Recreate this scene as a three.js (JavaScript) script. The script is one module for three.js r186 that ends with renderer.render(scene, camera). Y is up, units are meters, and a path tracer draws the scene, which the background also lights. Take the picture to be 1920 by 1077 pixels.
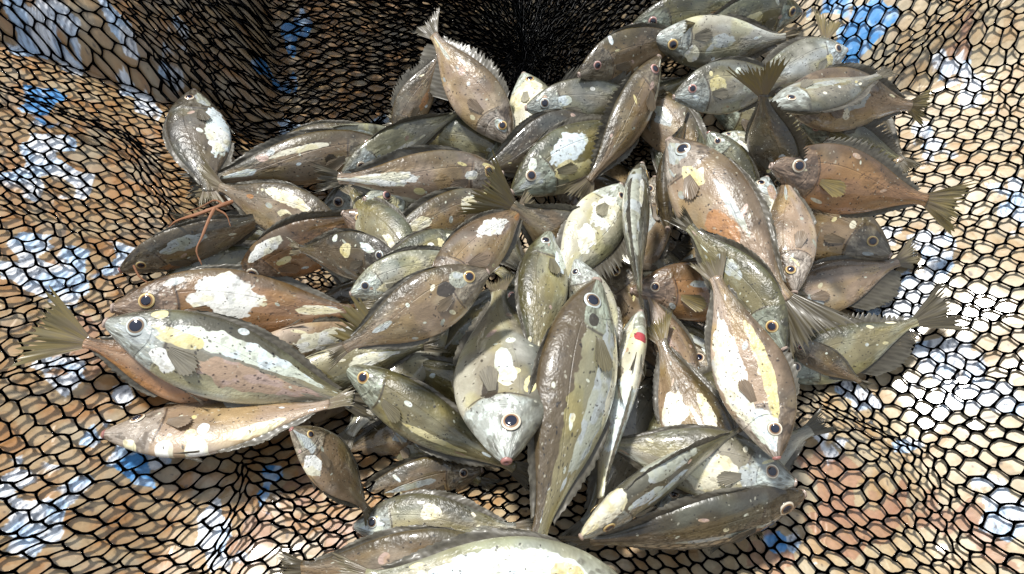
import * as THREE from 'three';
import { mergeGeometries } from 'three/addons/utils/BufferGeometryUtils.js';

// ---------- camera, sky, sun, exposure ----------
const W = 1920, HH = 1077;
const scene = new THREE.Scene();
const CAM = new THREE.Vector3(0, 0.665, 0.41);
const PITCH = 58 * Math.PI / 180, FOV = 50;
const camera = new THREE.PerspectiveCamera(FOV, W / HH, 0.02, 60);
camera.position.copy(CAM);
camera.lookAt(CAM.x, CAM.y - Math.sin(PITCH), CAM.z - Math.cos(PITCH));
camera.updateMatrixWorld(true);
scene.add(camera);

const SUN = new THREE.Vector3(-0.36, 1, -0.42).normalize();
{
  const w = 64, h = 32, d = new Float32Array(w * h * 4);
  for (let j = 0; j < h; j++) for (let i = 0; i < w; i++) {
    const el = (j + 0.5) / h * 180 - 90, k = (j * w + i) * 4;
    const u = Math.max(0, Math.sin(el * Math.PI / 180));
    const a = 0.30 + 0.26 * u;
    d[k] = 0.92 * a; d[k + 1] = 1.02 * a; d[k + 2] = 1.16 * a; d[k + 3] = 1;
  }
  const sky = new THREE.DataTexture(d, w, h, THREE.RGBAFormat, THREE.FloatType);
  sky.mapping = THREE.EquirectangularReflectionMapping;
  sky.magFilter = THREE.LinearFilter; sky.needsUpdate = true;
  scene.background = sky; scene.environment = sky;
  scene.backgroundIntensity = 1.0; scene.environmentIntensity = 1.0;
}
const sun = new THREE.DirectionalLight(0xfffcf6, 4.2);
sun.position.copy(SUN).multiplyScalar(4); sun.target.position.set(0, 0, 0);
sun.castShadow = true; sun.shadow.radius = 11; sun.shadow.mapSize.set(2048, 2048);
Object.assign(sun.shadow.camera, { left: -1.3, right: 1.3, top: 1.3, bottom: -1.3, near: 0.5, far: 8 });
scene.add(sun, sun.target);

const renderer = new THREE.WebGLRenderer({ antialias: true });
renderer.setSize(1024, 574);
renderer.toneMapping = THREE.LinearToneMapping;
renderer.toneMappingExposure = 1.34;
renderer.shadowMap.enabled = true;

// ---------- small helpers ----------
function rng(seed) { let a = (seed * 2654435761) >>> 0; return () => { a = (a + 0x6D2B79F5) >>> 0; let t = a; t = Math.imul(t ^ (t >>> 15), t | 1); t ^= t + Math.imul(t ^ (t >>> 7), t | 61); return ((t ^ (t >>> 14)) >>> 0) / 4294967296; }; }
function hash(ix, iy, sd) { let h = Math.imul(ix, 374761393) + Math.imul(iy, 668265263) + Math.imul(sd, 1274126177); h = Math.imul(h ^ (h >>> 13), 1274126177); return ((h ^ (h >>> 16)) >>> 0) / 4294967296; }
function vnoise(x, y, sd) {
  const ix = Math.floor(x), iy = Math.floor(y); let fx = x - ix, fy = y - iy;
  fx = fx * fx * (3 - 2 * fx); fy = fy * fy * (3 - 2 * fy);
  const a = hash(ix, iy, sd), b = hash(ix + 1, iy, sd), c = hash(ix, iy + 1, sd), d = hash(ix + 1, iy + 1, sd);
  return a + (b - a) * fx + (c - a) * fy + (a - b - c + d) * fx * fy;
}
function fbm(x, y, sd, o = 3) { let s = 0, a = 0.5, n = 0; for (let i = 0; i < o; i++) { s += a * vnoise(x, y, sd + i * 17); n += a; a *= 0.5; x *= 2.03; y *= 2.03; } return s / n; }
const sstep = (a, b, x) => { const t = Math.min(1, Math.max(0, (x - a) / (b - a))); return t * t * (3 - 2 * t); };
const mix = (a, b, t) => a + (b - a) * t;
const mix3 = (a, b, t) => [mix(a[0], b[0], t), mix(a[1], b[1], t), mix(a[2], b[2], t)];
const toS = v => 255 * (v <= 0.0031308 ? 12.92 * v : 1.055 * Math.pow(Math.min(1, v), 1 / 2.4) - 0.055);
const FPX = HH / 2 / Math.tan(FOV * Math.PI / 360);
const CF = new THREE.Vector3(0, -Math.sin(PITCH), -Math.cos(PITCH)), CU = new THREE.Vector3(0, Math.cos(PITCH), -Math.sin(PITCH));
function ray(px, py) { return new THREE.Vector3((px - W / 2) / FPX, 0, 0).addScaledVector(CU, (HH / 2 - py) / FPX).add(CF).normalize(); }
function atHeight(px, py, y) { const r = ray(px, py); return r.multiplyScalar((y - CAM.y) / r.y).add(CAM); }
function project(p) { const d = p.clone().sub(CAM), z = d.dot(CF); return [W / 2 + d.x / z * FPX, HH / 2 - d.dot(CU) / z * FPX]; }
const taken = new Map();
function numbered(n) { const k = taken.get(n) || 0; taken.set(n, k + 1); return k ? `${n}_${String(k).padStart(3, '0')}` : n; }
function mesh(name, g, m, parent = scene) { const o = new THREE.Mesh(g, m); o.name = parent === scene ? numbered(name) : name; o.castShadow = o.receiveShadow = true; parent.add(o); return o; }
function dataTex(w, h, fn, srgb) {
  const d = new Uint8Array(w * h * 4);
  for (let j = 0; j < h; j++) for (let i = 0; i < w; i++) { const c = fn(i, j), k = (j * w + i) * 4; d[k] = c[0]; d[k + 1] = c[1]; d[k + 2] = c[2]; d[k + 3] = 255; }
  const t = new THREE.DataTexture(d, w, h); t.magFilter = THREE.LinearFilter; t.minFilter = THREE.LinearMipmapLinearFilter; t.generateMipmaps = true;
  if (srgb) t.colorSpace = THREE.SRGBColorSpace; t.needsUpdate = true; return t;
}

// ---------- the hollow that the catch lies in ----------
function hollow(x, z) {
  const l = Math.max(0, -x - 0.36), r = Math.max(0, x - 0.42), b = Math.max(0, -z - 0.27), f = Math.max(0, z - 0.30);
  const t = v => 0.30 * Math.tanh(v / 0.30);
  let h = t(l * 0.66 + r * 0.62 + b * 0.75 + f * 0.25 + 0.8 * Math.sqrt(l * b));
  h -= 0.075 * (1 - sstep(0.35, 1.0, Math.hypot(x / 0.46, (z + 0.02) / 0.36)));
  h += 0.018 * (fbm(x * 6 + 3, z * 6 + 9, 5, 2) - 0.5) * 2;
  return h;
}
function onHollow(px, py, lift = 0) {
  const r = ray(px, py); let t = 0.25, dt = 0.01;
  const p = new THREE.Vector3();
  for (let k = 0; k < 400; k++) { p.copy(CAM).addScaledVector(r, t); if (p.y < hollow(p.x, p.z) + lift) { if (dt < 0.0005) break; t -= dt; dt *= 0.25; } t += dt; }
  return p;
}
// ground: pale tan wet sheeting, crumpled, with sky glints painted whitish, blue sheeting showing
{
  const X0 = -1.5, X1 = 1.5, Z0 = -1.7, Z1 = 0.9, nx = 260, nz = 220;
  const g = new THREE.PlaneGeometry(1, 1, nx, nz), P = g.attributes.position, U = g.attributes.uv;
  for (let i = 0; i < P.count; i++) {
    const x = mix(X0, X1, U.getX(i)), z = mix(Z1, Z0, U.getY(i));
    const c = fbm(x * 22, z * 22, 31, 3), rg = 1 - Math.abs(2 * fbm(x * 11 + 5, z * 11, 77, 2) - 1);
    P.setXYZ(i, x, hollow(x, z) - 0.0015 + 0.004 * (c - 0.5) + 0.003 * (rg - 0.8), z);
  }
  g.computeVertexNormals();
  const spots = [];   // [x, z, rx, rz, kind]
  const add = (kind, list) => { for (const [px, py, r] of list) { const p = onHollow(px, py); const q = onHollow(px + r, py), s = onHollow(px, py - r); spots.push([p.x, p.z, Math.max(0.012, Math.abs(q.x - p.x)), Math.max(0.012, Math.abs(s.z - p.z)), kind]); } };
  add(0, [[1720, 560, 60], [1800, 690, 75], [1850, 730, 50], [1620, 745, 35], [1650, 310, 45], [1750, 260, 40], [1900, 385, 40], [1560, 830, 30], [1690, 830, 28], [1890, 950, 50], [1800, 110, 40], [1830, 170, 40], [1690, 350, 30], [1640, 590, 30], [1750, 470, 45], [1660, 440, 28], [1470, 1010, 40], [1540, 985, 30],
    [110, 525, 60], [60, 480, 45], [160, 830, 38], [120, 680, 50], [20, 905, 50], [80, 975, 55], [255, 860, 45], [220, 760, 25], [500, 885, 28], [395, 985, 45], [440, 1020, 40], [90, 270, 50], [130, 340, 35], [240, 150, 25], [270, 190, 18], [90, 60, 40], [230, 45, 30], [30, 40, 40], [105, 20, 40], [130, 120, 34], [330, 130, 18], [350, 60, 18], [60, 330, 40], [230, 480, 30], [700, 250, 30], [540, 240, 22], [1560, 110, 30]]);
  add(1, [[1600, 80, 40], [1625, 40, 40], [80, 190, 34], [1450, 1000, 20], [255, 885, 26], [500, 905, 26], [300, 640, 26], [480, 985, 20], [545, 55, 24], [520, 150, 22], [1570, 15, 30]]);
  add(2, [[1560, 900, 50], [1600, 1000, 60], [1440, 1045, 45], [1680, 950, 40], [1780, 960, 46], [1860, 1010, 40], [470, 1010, 40], [640, 1000, 36], [580, 900, 40], [160, 640, 50], [1810, 60, 30]]);
  const N = 2048;
  const facet = (x, z, sc) => { const X = x * sc, Z = z * sc, ix = Math.floor(X), iz = Math.floor(Z); let b1 = 9, k = null; for (let a = -1; a <= 1; a++) for (let c = -1; c <= 1; c++) { const px = ix + a + hash(ix + a, iz + c, 301), pz = iz + c + hash(ix + a, iz + c, 302), d = (X - px) * (X - px) + (Z - pz) * (Z - pz); if (d < b1) { b1 = d; k = [ix + a, iz + c, px / sc, pz / sc, X - px, Z - pz]; } } return k; };
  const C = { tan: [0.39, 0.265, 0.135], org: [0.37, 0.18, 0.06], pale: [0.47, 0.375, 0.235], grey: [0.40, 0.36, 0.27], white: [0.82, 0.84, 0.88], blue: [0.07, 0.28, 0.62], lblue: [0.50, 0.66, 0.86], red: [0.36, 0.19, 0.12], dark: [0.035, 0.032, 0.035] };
  const hgt = new Float32Array(N * N);
  const map = dataTex(N, N, (i, j) => {
    const x = mix(X0, X1, i / (N - 1)), z = mix(Z1, Z0, j / (N - 1));
    const wx = x + 0.02 * (fbm(x * 30, z * 30, 3, 2) - 0.5), wz = z + 0.02 * (fbm(x * 30 + 9, z * 30 + 4, 4, 2) - 0.5);
    const big = sstep(-0.5, 0.55, wx + 0.5 * (fbm(x * 5, z * 5, 11, 2) - 0.5));  // orange towards the left: warm glow through the net put into the colour
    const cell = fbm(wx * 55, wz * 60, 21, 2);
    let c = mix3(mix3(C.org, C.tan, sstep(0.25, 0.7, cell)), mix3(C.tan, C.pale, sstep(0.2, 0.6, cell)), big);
    c = mix3(c, C.grey, 0.5 * sstep(0.55, 0.72, fbm(x * 40 + 7, z * 40 + 3, 23, 2)));
    const fa = facet(wx, wz * 0.9, 62), fr = hash(fa[0], fa[1], 303), fx = fa[2], fz = fa[3] / 0.9;
    let h = 0.5 + 0.35 * (fbm(x * 60, z * 60, 91, 3) - 0.5) + 0.42 * (fa[4] * (hash(fa[0], fa[1], 304) - 0.5) + fa[5] * (hash(fa[0], fa[1], 305) - 0.5));
    c = mix3(c, fr > 0.5 ? mix3(c, C.pale, 0.5) : mix3(c, C.org, 0.35), Math.abs(fr - 0.5) * 1.2);
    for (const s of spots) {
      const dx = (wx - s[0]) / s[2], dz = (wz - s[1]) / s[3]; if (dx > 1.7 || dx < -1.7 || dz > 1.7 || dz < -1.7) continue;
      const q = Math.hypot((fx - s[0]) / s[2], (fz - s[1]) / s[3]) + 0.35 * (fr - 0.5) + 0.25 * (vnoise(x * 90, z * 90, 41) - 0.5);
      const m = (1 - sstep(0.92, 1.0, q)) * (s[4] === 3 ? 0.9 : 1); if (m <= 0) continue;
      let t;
      if (s[4] === 0) { const st = Math.sin((x * 0.93 + z * 0.36 + 0.004 * fbm(x * 160, z * 160, 8, 2)) * 1150 + 5 * fbm(x * 60, z * 60, 55, 2)); t = mix3(C.white, C.lblue, sstep(0.45, 0.7, fbm(x * 50, z * 50, 66, 2))); t = mix3(t, [0.12, 0.13, 0.17], 0.75 * sstep(0.45, 0.9, st) * sstep(0.42, 0.52, fbm(x * 90, z * 90, 12, 2))); h += 0.12 * st; }  // painted water glint; dark stripes stand for strands mirrored in it
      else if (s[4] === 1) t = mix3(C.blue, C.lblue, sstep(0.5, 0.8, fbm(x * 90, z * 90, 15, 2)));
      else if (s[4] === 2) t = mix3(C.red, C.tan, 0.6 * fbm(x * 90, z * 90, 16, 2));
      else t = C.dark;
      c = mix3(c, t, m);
    }
    const sp = vnoise(x * 190, z * 190, 7); c = mix3(c, [0.10, 0.07, 0.05], 0.85 * sstep(0.9, 0.97, sp));
    const f = 0.86 + 0.28 * vnoise(x * 500, z * 500, 9); hgt[j * N + i] = h;
    return [toS(c[0] * f), toS(c[1] * f), toS(c[2] * f)];
  }, true);
  const bump = dataTex(N, N, (i, j) => { const v = 255 * Math.min(1, Math.max(0, hgt[j * N + i])); return [v, v, v]; }, false);
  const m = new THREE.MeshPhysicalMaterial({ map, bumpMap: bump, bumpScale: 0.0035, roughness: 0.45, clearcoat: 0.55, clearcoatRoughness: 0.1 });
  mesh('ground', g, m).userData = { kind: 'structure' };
}

// ---------- the net ----------
const netMat = new THREE.MeshPhysicalMaterial({ color: new THREE.Color().setRGB(0.010, 0.010, 0.012), roughness: 0.5, clearcoat: 0.35, clearcoatRoughness: 0.3 });
const gatherP = onHollow(985, 118);
const folds = [   // [px,py, px,py, pull, reach m, rise]
  [1640, 150, 1840, 10, 0.62, 0.055, 0.02], [20, 190, 260, 290, 0.55, 0.04, 0.02], [230, 30, 340, 200, 0.3, 0.03, 0.012], [130, 560, 30, 600, 0.5, 0.03, 0.012], [20, 720, 190, 680, 0.5, 0.03, 0.012],
  [420, 1040, 470, 900, 0.6, 0.04, 0.02], [560, 960, 470, 880, 0.5, 0.05, 0.015], [1500, 760, 1660, 840, 0.5, 0.04, 0.015], [1700, 850, 1790, 1077, 0.35, 0.05, 0.01], [250, 270, 330, 420, 0.5, 0.04, 0.01], [330, 90, 470, 330, 0.2, 0.05, 0.006],
].map(([a, b, c, d, k, w, r]) => { const p = onHollow(a, b), q = onHollow(c, d); const dx = q.x - p.x, dz = q.z - p.z, L = Math.hypot(dx, dz); return { x: p.x, z: p.z, ux: dx / L, uz: dz / L, L, k, w, r }; });
function netPoint(p, q, layer) {
  let x = p + 0.35 * q * (p < 0 ? sstep(0, 0.5, -p) : 0) * (q < 0 ? 1 : -0.6), z = -0.02 + q * (0.88 + (p < 0 && q < 0 ? 0.35 : 1.15) * Math.sqrt(p * p + 0.006));
  z += 0.03 * (fbm(p * 5 + 2, q * 5, 61 + layer, 2) - 0.5); x += 0.03 * (fbm(p * 5, q * 5 + 8, 63 + layer, 2) - 0.5);
  { const dx = x - gatherP.x, dz = z - gatherP.z, r = Math.hypot(dx, dz), R = 0.42; if (r < R) { const f = Math.pow(r / R, 0.75); x = gatherP.x + dx * f; z = gatherP.z + dz * f; } }
  x += 0.0075 * (vnoise(p * 60, q * 60, 81 + layer) - 0.5); z += 0.006 * (vnoise(p * 60 + 30, q * 60, 83 + layer) - 0.5);
  let rise = 0;
  for (const f of folds) {
    const ax = x - f.x, az = z - f.z, s = ax * f.ux + az * f.uz, d = -ax * f.uz + az * f.ux;
    const e = 1 - sstep(0, 0.05, Math.max(-s, s - f.L, 0)); if (e <= 0) continue;
    const gk = Math.exp(-(d / f.w) * (d / f.w)) * e; x += f.uz * d * f.k * gk; z -= f.ux * d * f.k * gk; rise += f.r * Math.exp(-(d / f.w) * (d / f.w) * 4) * e;
  }
  const y = hollow(x, z) + 0.002 + rise * 0.7 + 0.0035 * fbm(x * 14, z * 14, 71 + layer, 2) + layer * 0.012;
  return [x, y, z];
}
function netGeometry(layer, x0, x1, q0, q1, off, keep) {
  const w = 0.0212, e = 0.0038, h = 0.0131, cx = w / 2 + e, edges = [], R = rng(400 + layer);
  const i0 = Math.floor(x0 / cx), i1 = Math.ceil(x1 / cx), j0 = Math.floor(q0 / h), j1 = Math.ceil(q1 / h);
  for (let i = i0; i <= i1; i++) for (let j = j0; j <= j1; j++) {
    const X = i * cx + off, Y = j * h + (i & 1 ? h / 2 : 0) + off * 0.7;
    const v = [[X - w / 2, Y], [X - e, Y - h / 2], [X + e, Y - h / 2], [X + w / 2, Y]];
    edges.push([v[0], v[1]], [v[1], v[2]], [v[2], v[3]]);
  }
  const S = 4, pos = [], nor = [], idx = [];
  const A = new THREE.Vector3(), B = new THREE.Vector3(), D = new THREE.Vector3(), n1 = new THREE.Vector3(), n2 = new THREE.Vector3();
  for (const [a, b] of edges) {
    const pa = netPoint(a[0], a[1], layer), pb = netPoint(b[0], b[1], layer);
    if (keep && !keep(pa[0], pa[2])) continue;
    A.fromArray(pa); B.fromArray(pb); D.subVectors(B, A); const L = D.length(); if (L < 1e-5 || L > 0.07) continue; D.divideScalar(L);
    n1.set(0, 1, 0).addScaledVector(D, -D.y).normalize(); n2.crossVectors(D, n1);
    const sag = (R() - 0.5) * 0.0028, sy = (R() - 0.5) * 0.002, thin = 0.85 + 0.3 * R();
    const base = pos.length / 3;
    for (let k = 0; k < 4; k++) {
      const t = k / 3, m = Math.sin(Math.PI * t), rad = (k === 0 || k === 3 ? 0.0020 : 0.00124) * thin * Math.min(1, 0.2 + L / 0.010);
      for (let s = 0; s < S; s++) {
        const an = s / S * Math.PI * 2, c = Math.cos(an), sn = Math.sin(an);
        const nx = n1.x * c + n2.x * sn, ny = n1.y * c + n2.y * sn, nz = n1.z * c + n2.z * sn;
        pos.push(A.x + D.x * L * t + n2.x * sag * m + nx * rad, A.y + D.y * L * t + sy * m + ny * rad, A.z + D.z * L * t + n2.z * sag * m + nz * rad); nor.push(nx, ny, nz);
      }
    }
    for (let k = 0; k < 3; k++) for (let s = 0; s < S; s++) { const q = base + k * S, u = (s + 1) % S; idx.push(q + s, q + S + s, q + u, q + u, q + S + s, q + S + u); }
  }
  const g = new THREE.BufferGeometry();
  g.setAttribute('position', new THREE.Float32BufferAttribute(pos, 3)); g.setAttribute('normal', new THREE.Float32BufferAttribute(nor, 3)); g.setIndex(idx); return g;
}
{
  const net = new THREE.Group(); net.name = 'fishing_net'; scene.add(net);
  net.userData = { label: 'black knotted fishing net spread in a hollow under the whole pile of fish', category: 'net' };
  mesh('mesh_sheet', netGeometry(0, -0.92, 0.92, -0.74, 0.42, 0), netMat, net);
  const tl = onHollow(360, 60), tr = onHollow(1250, 60), lo = onHollow(700, 300);
  mesh('doubled_fold', netGeometry(1, -0.62, 0.40, -0.80, -0.10, 0.007, (x, z) => x > -0.47 + 0.25 * (fbm(z * 9, x * 9, 3, 2) - 0.5) && x < 0.22 && z < -0.22), netMat, net).userData.label = 'second layer of netting doubled over at the back';
  mesh('gathered_fold', netGeometry(2, -0.50, 0.34, -0.74, -0.10, 0.013, (x, z) => Math.hypot((x - gatherP.x + 0.13) * 0.75, (z - gatherP.z) * 0.8) + 0.12 * (fbm(x * 9, z * 9, 19, 2) - 0.5) < 0.27 && z < -0.25), netMat, net).userData.label = 'bunched black netting gathered together';
}

// ---------- rabbitfish ----------
const PROF = [[0, .014, .016, .012], [.02, .034, .033, .024], [.06, .066, .058, .038], [.12, .106, .090, .052], [.2, .145, .128, .066], [.3, .172, .160, .075], [.42, .182, .176, .078], [.55, .166, .164, .070], [.68, .128, .127, .054], [.8, .080, .078, .036], [.9, .045, .043, .022], [.96, .034, .032, .0155], [1, .037, .035, .012]];
function prof(s, k) {
  s = Math.min(1, Math.max(0, s)); let i = 0; while (i < PROF.length - 2 && PROF[i + 1][0] < s) i++;
  const a = PROF[Math.max(0, i - 1)], b = PROF[i], c = PROF[i + 1], d = PROF[Math.min(PROF.length - 1, i + 2)];
  const t = (s - b[0]) / (c[0] - b[0]), h = c[0] - b[0];
  const m0 = i === 0 ? (c[k] - b[k]) : (c[k] - a[k]) / (c[0] - a[0]) * h, m1 = i + 2 > PROF.length - 1 ? (c[k] - b[k]) : (d[k] - b[k]) / (d[0] - b[0]) * h;
  const t2 = t * t, t3 = t2 * t; return (2 * t3 - 3 * t2 + 1) * b[k] + (t3 - 2 * t2 + t) * m0 + (-2 * t3 + 3 * t2) * c[k] + (t3 - t2) * m1;
}
const NS = 64, NP = 21;   // along, and half way round
const SS = []; for (let i = 0; i <= NS; i++) { const t = i / NS; SS.push(0.62 * t + 0.38 * t * t); }
// tones: back, flank, belly, head (linear)
const TONES = {
  brown: [[.062, .044, .020], [.207, .143, .081], [.337, .237, .148], [.187, .152, .104]],
  olive: [[.055, .049, .020], [.180, .152, .074], [.355, .324, .198], [.243, .258, .198]],
  pink: [[.108, .072, .040], [.290, .202, .131], [.430, .315, .216], [.299, .248, .198]],
  orange: [[.099, .054, .020], [.264, .139, .061], [.411, .199, .086], [.187, .124, .081]],
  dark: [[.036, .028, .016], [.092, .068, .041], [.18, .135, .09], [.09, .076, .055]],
  grey: [[.087, .080, .054], [.251, .224, .165], [.421, .400, .315], [.318, .333, .298]],
  pale: [[.200, .195, .134], [.428, .396, .288], [.606, .576, .447], [.444, .463, .389]],
  silver: [[.116, .109, .073], [.361, .348, .288], [.585, .576, .506], [.464, .504, .487]],
};
const PATCH = { w: [.86, .86, .80], b: [.70, .78, .80], y: [.68, .61, .34], c: [.76, .72, .56], k: [.035, .026, .018], d: [.085, .060, .032], o: [.42, .21, .09], g: [.40, .43, .42], r: [.42, .04, .06], p: [.46, .33, .27] };
function fishTexture(seed, tone, patches) {
  const R = rng(seed * 7 + 3), [bk, fl, be, hd] = TONES[tone], TW = 512, TH = 256;
  const specks = []; for (let i = 0; i < 170; i++) specks.push([0.2 + 0.78 * R(), (R() * 2 - 1) * 0.165, 0.0038 + 0.0058 * R() * R(), R() * 3.14, R() < 0.68 ? 0 : 1]);
  for (let i = 0; i < 4; i++) if (R() < 0.5) specks.push([0.15 + 0.7 * R(), (R() * 2 - 1) * 0.13, 0.007 + 0.005 * R(), R() * 3, 2]);
  const buckets = new Map(); for (const sp of specks) { const a = Math.floor((sp[0] - 0.02) * 16), b = Math.floor((sp[0] + 0.02) * 16); for (let k = a; k <= b; k++) { if (!buckets.has(k)) buckets.set(k, []); buckets.get(k).push(sp); } }
  const o1 = R() * 100, o2 = R() * 100;
  return dataTex(TW, TH, (i, j) => {
    const s = i / (TW - 1), t = Math.cos((1 - j / (TH - 1)) * Math.PI), a = s, b = t * 0.178;   // j at the top is the back
    const n1 = fbm(a * 9 + o1, b * 14 + o2, seed, 3), n2 = fbm(a * 34 + o1, b * 44, seed + 5, 2), n3 = vnoise(a * 120, b * 130, seed + 9);
    const tt = t + 0.75 * (n1 - 0.5) + 0.12 * (n2 - 0.5);
    let c = mix3(mix3(be, fl, sstep(-0.95, -0.45, tt)), bk, sstep(0.22, 0.85, tt));
    c = mix3(c, [c[0] * 0.6, c[1] * 0.6, c[2] * 0.56], 0.55 * sstep(0.5, 0.75, fbm(a * 8 + o2, b * 11 + o1, seed + 2, 2)));
    c = mix3(c, [c[0] * 1.35 + .01, c[1] * 1.36 + .012, c[2] * 1.38 + .01], 0.6 * sstep(0.52, 0.74, fbm(a * 10 + 40, b * 13 + o1, seed + 8, 2)));
    c = mix3(c, [c[0] * 1.18 + .01, c[1] * 1.14 + .008, c[2] * 0.70], 0.5 * sstep(0.48, 0.7, fbm(a * 6 + o1 + 7, b * 9 + o2, seed + 51, 2)));
    c = mix3(c, [c[0] * 1.12 + .02, c[1] * 1.2 + .028, c[2] * 1.4 + .03], 0.8 * sstep(0.52, 0.72, fbm(a * 5 + o2 + 3, b * 10 + o1, seed + 53, 2)));
    const gl = 0.232 + 0.03 * Math.cos((t + 0.15) * 1.9), hm = 1 - sstep(gl - 0.012, gl + 0.004, s + 0.012 * (n2 - 0.5));
    if (hm > 0) { let h = mix3(hd, bk, sstep(0.25, 0.9, tt)); h = mix3(h, [h[0] * 1.6, h[1] * 1.68, h[2] * 1.75], sstep(0.5, 0.72, fbm(a * 30 + o2, b * 42 + o1, seed + 12, 3))); h = mix3(h, [h[0] * 0.5, h[1] * 0.48, h[2] * 0.45], sstep(0.56, 0.7, fbm(a * 24 + 60, b * 30, seed + 13, 2))); c = mix3(c, h, hm); }
    const ge = Math.abs(s - gl - 0.004); c = mix3(c, [.04, .03, .025], 0.75 * (1 - sstep(0.002, 0.007, ge)) * sstep(-0.95, -0.7, t) * (1 - sstep(0.45, 0.8, t)));
    for (const p of patches) {
      const ca = Math.cos(p[5] || 0), sa = Math.sin(p[5] || 0), dx0 = a - p[0], dy0 = b - p[1] * 0.178;
      const dx = (dx0 * ca + dy0 * sa) / (p[2] * 1.16), dy = (-dx0 * sa + dy0 * ca) / (p[3] * 1.16); if (dx * dx + dy * dy > 3.2) continue;
      const q = Math.hypot(dx, dy) + 0.62 * (fbm(a * 22 + p[0] * 50, b * 26 + o1, seed + 31, 3) - 0.5);
      const m = 1 - sstep(0.90, 0.97, q); if (m <= 0) continue;
      let t3 = PATCH[p[4]]; t3 = mix3(t3, [t3[0] * .9, t3[1] * .85, t3[2] * .62], 0.7 * sstep(0.45, 0.6, fbm(a * 16 + 9, b * 20 + o2, seed + 33, 2)));
      t3 = mix3(t3, [t3[0] * .62, t3[1] * .6, t3[2] * .58], 0.7 * sstep(0.6, 0.74, fbm(a * 40, b * 46, seed + 34, 2)));
      c = mix3(c, t3, m * 0.96);
    }
    const bu = buckets.get(Math.floor(s * 16)); if (bu) for (const sp of bu) {
      const dx = a - sp[0], dy = b - sp[1], ca = Math.cos(sp[3]), sa = Math.sin(sp[3]), d = Math.hypot(dx * ca + dy * sa, (-dx * sa + dy * ca) * 1.7) / sp[2]; if (d > 1.4) continue;
      const m = 1 - sstep(0.7, 1.25, d); c = sp[4] === 0 ? mix3(c, [c[0] * .16, c[1] * .14, c[2] * .13], 0.92 * m) : sp[4] === 1 ? mix3(c, [.5, .48, .38], 0.5 * m) : mix3(c, [.60, .62, .50], 0.9 * m);
    }
    const f = 0.95 + 0.1 * n3; return [toS(c[0] * f), toS(c[1] * f), toS(c[2] * f)];
  }, true);
}
const skinBump = dataTex(1024, 512, (i, j) => {
  const s = i / 1023, t = Math.cos((1 - j / 511) * Math.PI), b = t * 0.178;
  let h = 0.5 + 0.55 * (fbm(s * 42, b * 46, 201, 2) - 0.5) * sstep(0.4, 0.62, fbm(s * 9, b * 14, 208, 2)) + 0.10 * (vnoise(s * 170, b * 190, 202) - 0.5) + 0.5 * (fbm(s * 11, b * 13, 205, 2) - 0.5);
  const ll = Math.abs(b - (0.075 - 0.09 * (s - 0.3) * (s - 0.3) * 3)); if (s > 0.24) h -= 0.2 * (1 - sstep(0.001, 0.004, ll));
  const po = Math.abs(s - 0.185 - 0.02 * Math.cos(t * 3)); if (t < 0.3) h -= 0.35 * (1 - sstep(0.002, 0.007, po)); h -= 0.5 * (1 - sstep(0.002, 0.006, Math.hypot(s - 0.07, b - 0.035)));
  if (s < 0.25) h += 0.45 * (fbm(s * 60, b * 50, 207, 2) - 0.5);
  const v = 255 * Math.min(1, Math.max(0, h)); return [v, v, v];
}, false);
const lipMat = new THREE.MeshPhysicalMaterial({ color: new THREE.Color().setRGB(.30, .13, .11), roughness: .35, clearcoat: .8, clearcoatRoughness: .1 });
const lipPale = new THREE.MeshPhysicalMaterial({ color: new THREE.Color().setRGB(.36, .27, .22), roughness: .35, clearcoat: .8, clearcoatRoughness: .1 });
const eyeMat = new THREE.MeshPhysicalMaterial({ vertexColors: true, roughness: .22, clearcoat: 1, clearcoatRoughness: .04 });
const pupilMat = new THREE.MeshPhysicalMaterial({ color: new THREE.Color().setRGB(.006, .008, .022), roughness: .12, clearcoat: 1, clearcoatRoughness: .03 });
const finMats = {}; for (const k of ['tail', 'fin']) finMats[k] = new THREE.MeshPhysicalMaterial({ vertexColors: true, roughness: .5, transmission: k === 'tail' ? .34 : .5, thickness: 0, side: THREE.DoubleSide, clearcoat: .4, clearcoatRoughness: .2 });
function eyeGeo(kind) {   // unit eye: a low dome facing +z, dark rim, pale ring, tinted inner ring
  const g = new THREE.SphereGeometry(1, 28, 12, 0, Math.PI * 2, 0, Math.PI * 0.5); g.rotateX(Math.PI / 2); g.scale(1, 1, 0.34);
  const P = g.attributes.position, c = []; const ring = [[.72, .64, .50], [.66, .50, .22], [.62, .38, .34], [.60, .66, .64]][kind];
  for (let i = 0; i < P.count; i++) { const r = Math.hypot(P.getX(i), P.getY(i)); const v = r > 0.95 ? [.04, .03, .022] : r > 0.72 ? ring : [ring[0] * .35, ring[1] * .22, ring[2] * .14]; c.push(...v); }
  g.setAttribute('color', new THREE.Float32BufferAttribute(c, 3)); return g;
}
const eyeGeos = [0, 1, 2, 3].map(eyeGeo);
const pupilGeo = new THREE.SphereGeometry(1, 20, 10, 0, Math.PI * 2, 0, Math.PI * .5); pupilGeo.rotateX(Math.PI / 2); pupilGeo.scale(1, 1, 0.45);

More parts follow.
